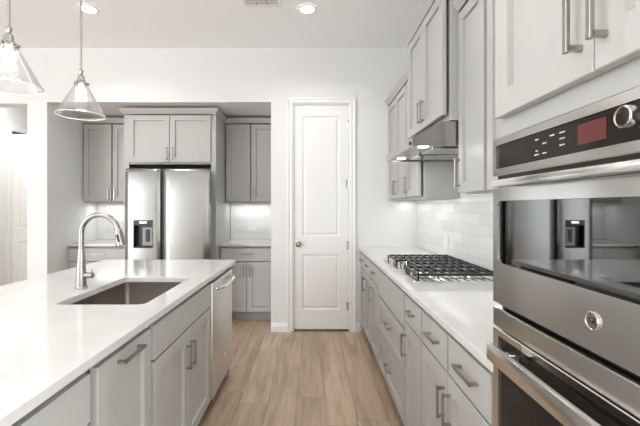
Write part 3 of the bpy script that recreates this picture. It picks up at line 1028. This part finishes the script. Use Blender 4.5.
# dispenser niche: open box behind the hole
b.box(DXA, DXB, 0.062, 0.066, DZA, DZB)
for q in ((DXA + 0.0003, DXA + 0.006, 0.002, 0.062, DZA, DZB), (DXB - 0.006, DXB - 0.0003, 0.002, 0.062, DZA, DZB), (DXA + .006, DXB - .006, 0.002, 0.062, DZA + .0003, DZA + 0.012), (DXA + .006, DXB - .006, 0.002, 0.062, DZB - 0.055, DZB - .0003)):
    b.box(*q)
ds = b.build('dispenser', 'black', dl)
b = MB(); b.box(-0.275, -0.165, 0.030, 0.0615, DZA + 0.02, DZB - 0.075, bev=0.004); b.build('paddle', 'disp_grey', ds)
b = MB(); b.box(-0.295, -0.215, -0.0005, 0.0018, DZB - 0.036, DZB - 0.012, bev=0.0008); b.build('spout_plate', 'chrome', ds)
b = MB(); b.box(-0.240, -0.195, 0.022, 0.0296, DZA + 0.065, DZB - 0.10, bev=0.003); b.build('lever', 'black', ds)


# ------------------------------------------------------------------ outlets
def outlet(label, loc, rz, horiz=False):
    o = thing('wall_outlet', label, 'outlet', loc, rz, 'wall outlets')
    w_, h_ = (0.118, 0.074) if horiz else (0.074, 0.118)
    b = MB(); b.box(-w_ / 2, w_ / 2, -0.006, 0, -h_ / 2, h_ / 2, bev=0.002); b.build('cover_plate', 'outlet', o)
    for s in (-1, 1):
        b = MB()
        if horiz:
            b.box(s * 0.027 - 0.017, s * 0.027 + 0.017, -0.008, -0.0062, -0.014, 0.014, bev=0.001)
        else:
            b.box(-0.014, 0.014, -0.008, -0.0062, s * 0.027 - 0.017, s * 0.027 + 0.017, bev=0.001)
        b.build('socket', 'trim', o)


outlet('white outlet on the tiled right wall behind the gas cooktop', (WX - 0.0123, 3.21, 1.055), RZ)
outlet('white horizontal outlet on the tile right of the fridge', (-0.80, AY - 0.0113, 1.055), 0, True)

# ------------------------------------------------------------------ ceiling fittings
for nm, (x, y), lab in (('c', DOWN[0], 'round recessed ceiling light in front of the pantry door'), ('l', DOWN[1], 'round recessed ceiling light above the far pendant')):
    o = thing('ceiling_light', lab, 'light', (x, y, CEIL), 0, 'recessed ceiling lights')
    b = MB(); b.lathe([(0.062, -0.001), (0.062, -0.010), (0.078, -0.010), (0.084, -0.004), (0.084, -0.0005)], n=32, caps=False)
    b.build('trim_ring', 'trim', o, smooth=True)
    b = MB(); b.lathe([(0.062, -0.001), (0.062, -0.009), (0.004, -0.009)], n=32); b.build('lens', 'lens', o, smooth=True)
vt = thing('ceiling_vent', 'white slotted air vent on the ceiling at the top edge', 'vent', (-0.43, 3.165, CEIL))
b = MB()
for q in ((-0.16, 0.16, -0.11, -0.085), (-0.16, 0.16, 0.085, 0.11), (-0.16, -0.135, -0.085, 0.085), (0.135, 0.16, -0.085, 0.085)):
    b.box(*q, -0.008, -0.0005, bev=0.002)
b.build('frame', 'trim', vt)
b = MB(); b.box(-0.135, 0.135, -0.085, 0.085, -0.0022, -0.0006); b.build('slot_shade', 'disp_grey', vt)  # flat grey sheet, its colour stands in for the shade inside the slots
for k in range(3):
    x = -0.09 + 0.09 * k
    b = MB()
    for j in range(6):
        y = -0.073 + j * 0.029
        b.prism([(y, -0.0028), (y + 0.009, -0.0075), (y + 0.011, -0.0065), (y + 0.002, -0.0024)], 'X', x - 0.042, x + 0.042)
    b.build('louver', 'trim', vt)

# ------------------------------------------------------------------ pendants
def pendant(loc, label):
    o = thing('pendant_light', label, 'light', loc, 0, 'pendant lights over the island')
    zc = CEIL - loc[2]       # ceiling in local z (origin at the shade's rim)
    b = MB(); b.lathe([(0.060, zc - 0.0005), (0.060, zc - 0.016), (0.05, zc - 0.024), (0.008, zc - 0.028)], n=28); b.build('canopy', 'nickel', o, smooth=True)
    b = MB(); b.tube([(0, 0, 0.232), (0, 0, zc - 0.026)], 0.0045, 10); b.build('rod', 'nickel', o, smooth=True)
    b = MB()
    b.lathe([(0.004, 0.236), (0.010, 0.230), (0.0115, 0.222), (0.008, 0.212), (0.007, 0.208), (0.015, 0.200), (0.017, 0.186), (0.019, 0.172), (0.030, 0.166), (0.032, 0.154), (0.029, 0.152)], n=28)
    sk_ = b.build('socket', 'nickel', o, smooth=True)
    for k in range(3):
        a = 2 * PI * k / 3 + 0.5
        b = MB(); b.lathe([(0.004, 0.0), (0.004, 0.010)], (0.034 * math.cos(a), 0.034 * math.sin(a), 0.156), 'Z', 8); b.build('screw', 'nickel', sk_)
    b = MB()
    R, r = 0.1126, 0.028
    b.lathe([(r, 0.158), (r + 0.004, 0.150), (R - 0.003, 0.005), (R, 0.004), (R + 0.001, 0.001), (R - 0.001, -0.001), (R - 0.004, 0.0), (R - 0.006, 0.004), (r + 0.0015, 0.149), (r - 0.002, 0.157)], n=48, caps=False)
    gs = b.build('shade', 'glass', o, smooth=True, label='clear glass cone shade')
    b = MB()
    b.tube([(R * math.cos(2 * PI * k / 64), R * math.sin(2 * PI * k / 64), -0.0028) for k in range(65)], 0.0016, 8, up=(0, 0, 1))
    b.build('rim', 'rim', gs, smooth=True, label='pale polished glass rim')
    b = MB()
    b.lathe([(0.012, 0.1515), (0.013, 0.145)] + [(0.0255 * math.sin(a_), 0.120 + 0.0255 * math.cos(a_)) for a_ in [0.55 + (PI - 0.6) * k / 9 for k in range(10)]], n=20)
    b.build('bulb', 'bulb', o, smooth=True, label='glowing round bulb')
    l = bpy.data.lights.new('pendant_lamp', 'POINT'); l.energy = 0.8; l.color = WARM; l.shadow_soft_size = 0.03
    lo_ = bpy.data.objects.new('pendant_lamp', l); lo_.location = (loc[0], loc[1], loc[2] + 0.06); COL.objects.link(lo_)


pendant((-1.187, 1.495, 1.816), 'glass cone pendant light over the near part of the island, cut by the left edge')
pendant((-1.187, 1.96, 1.816), 'glass cone pendant light over the island sink, the farther of the two')
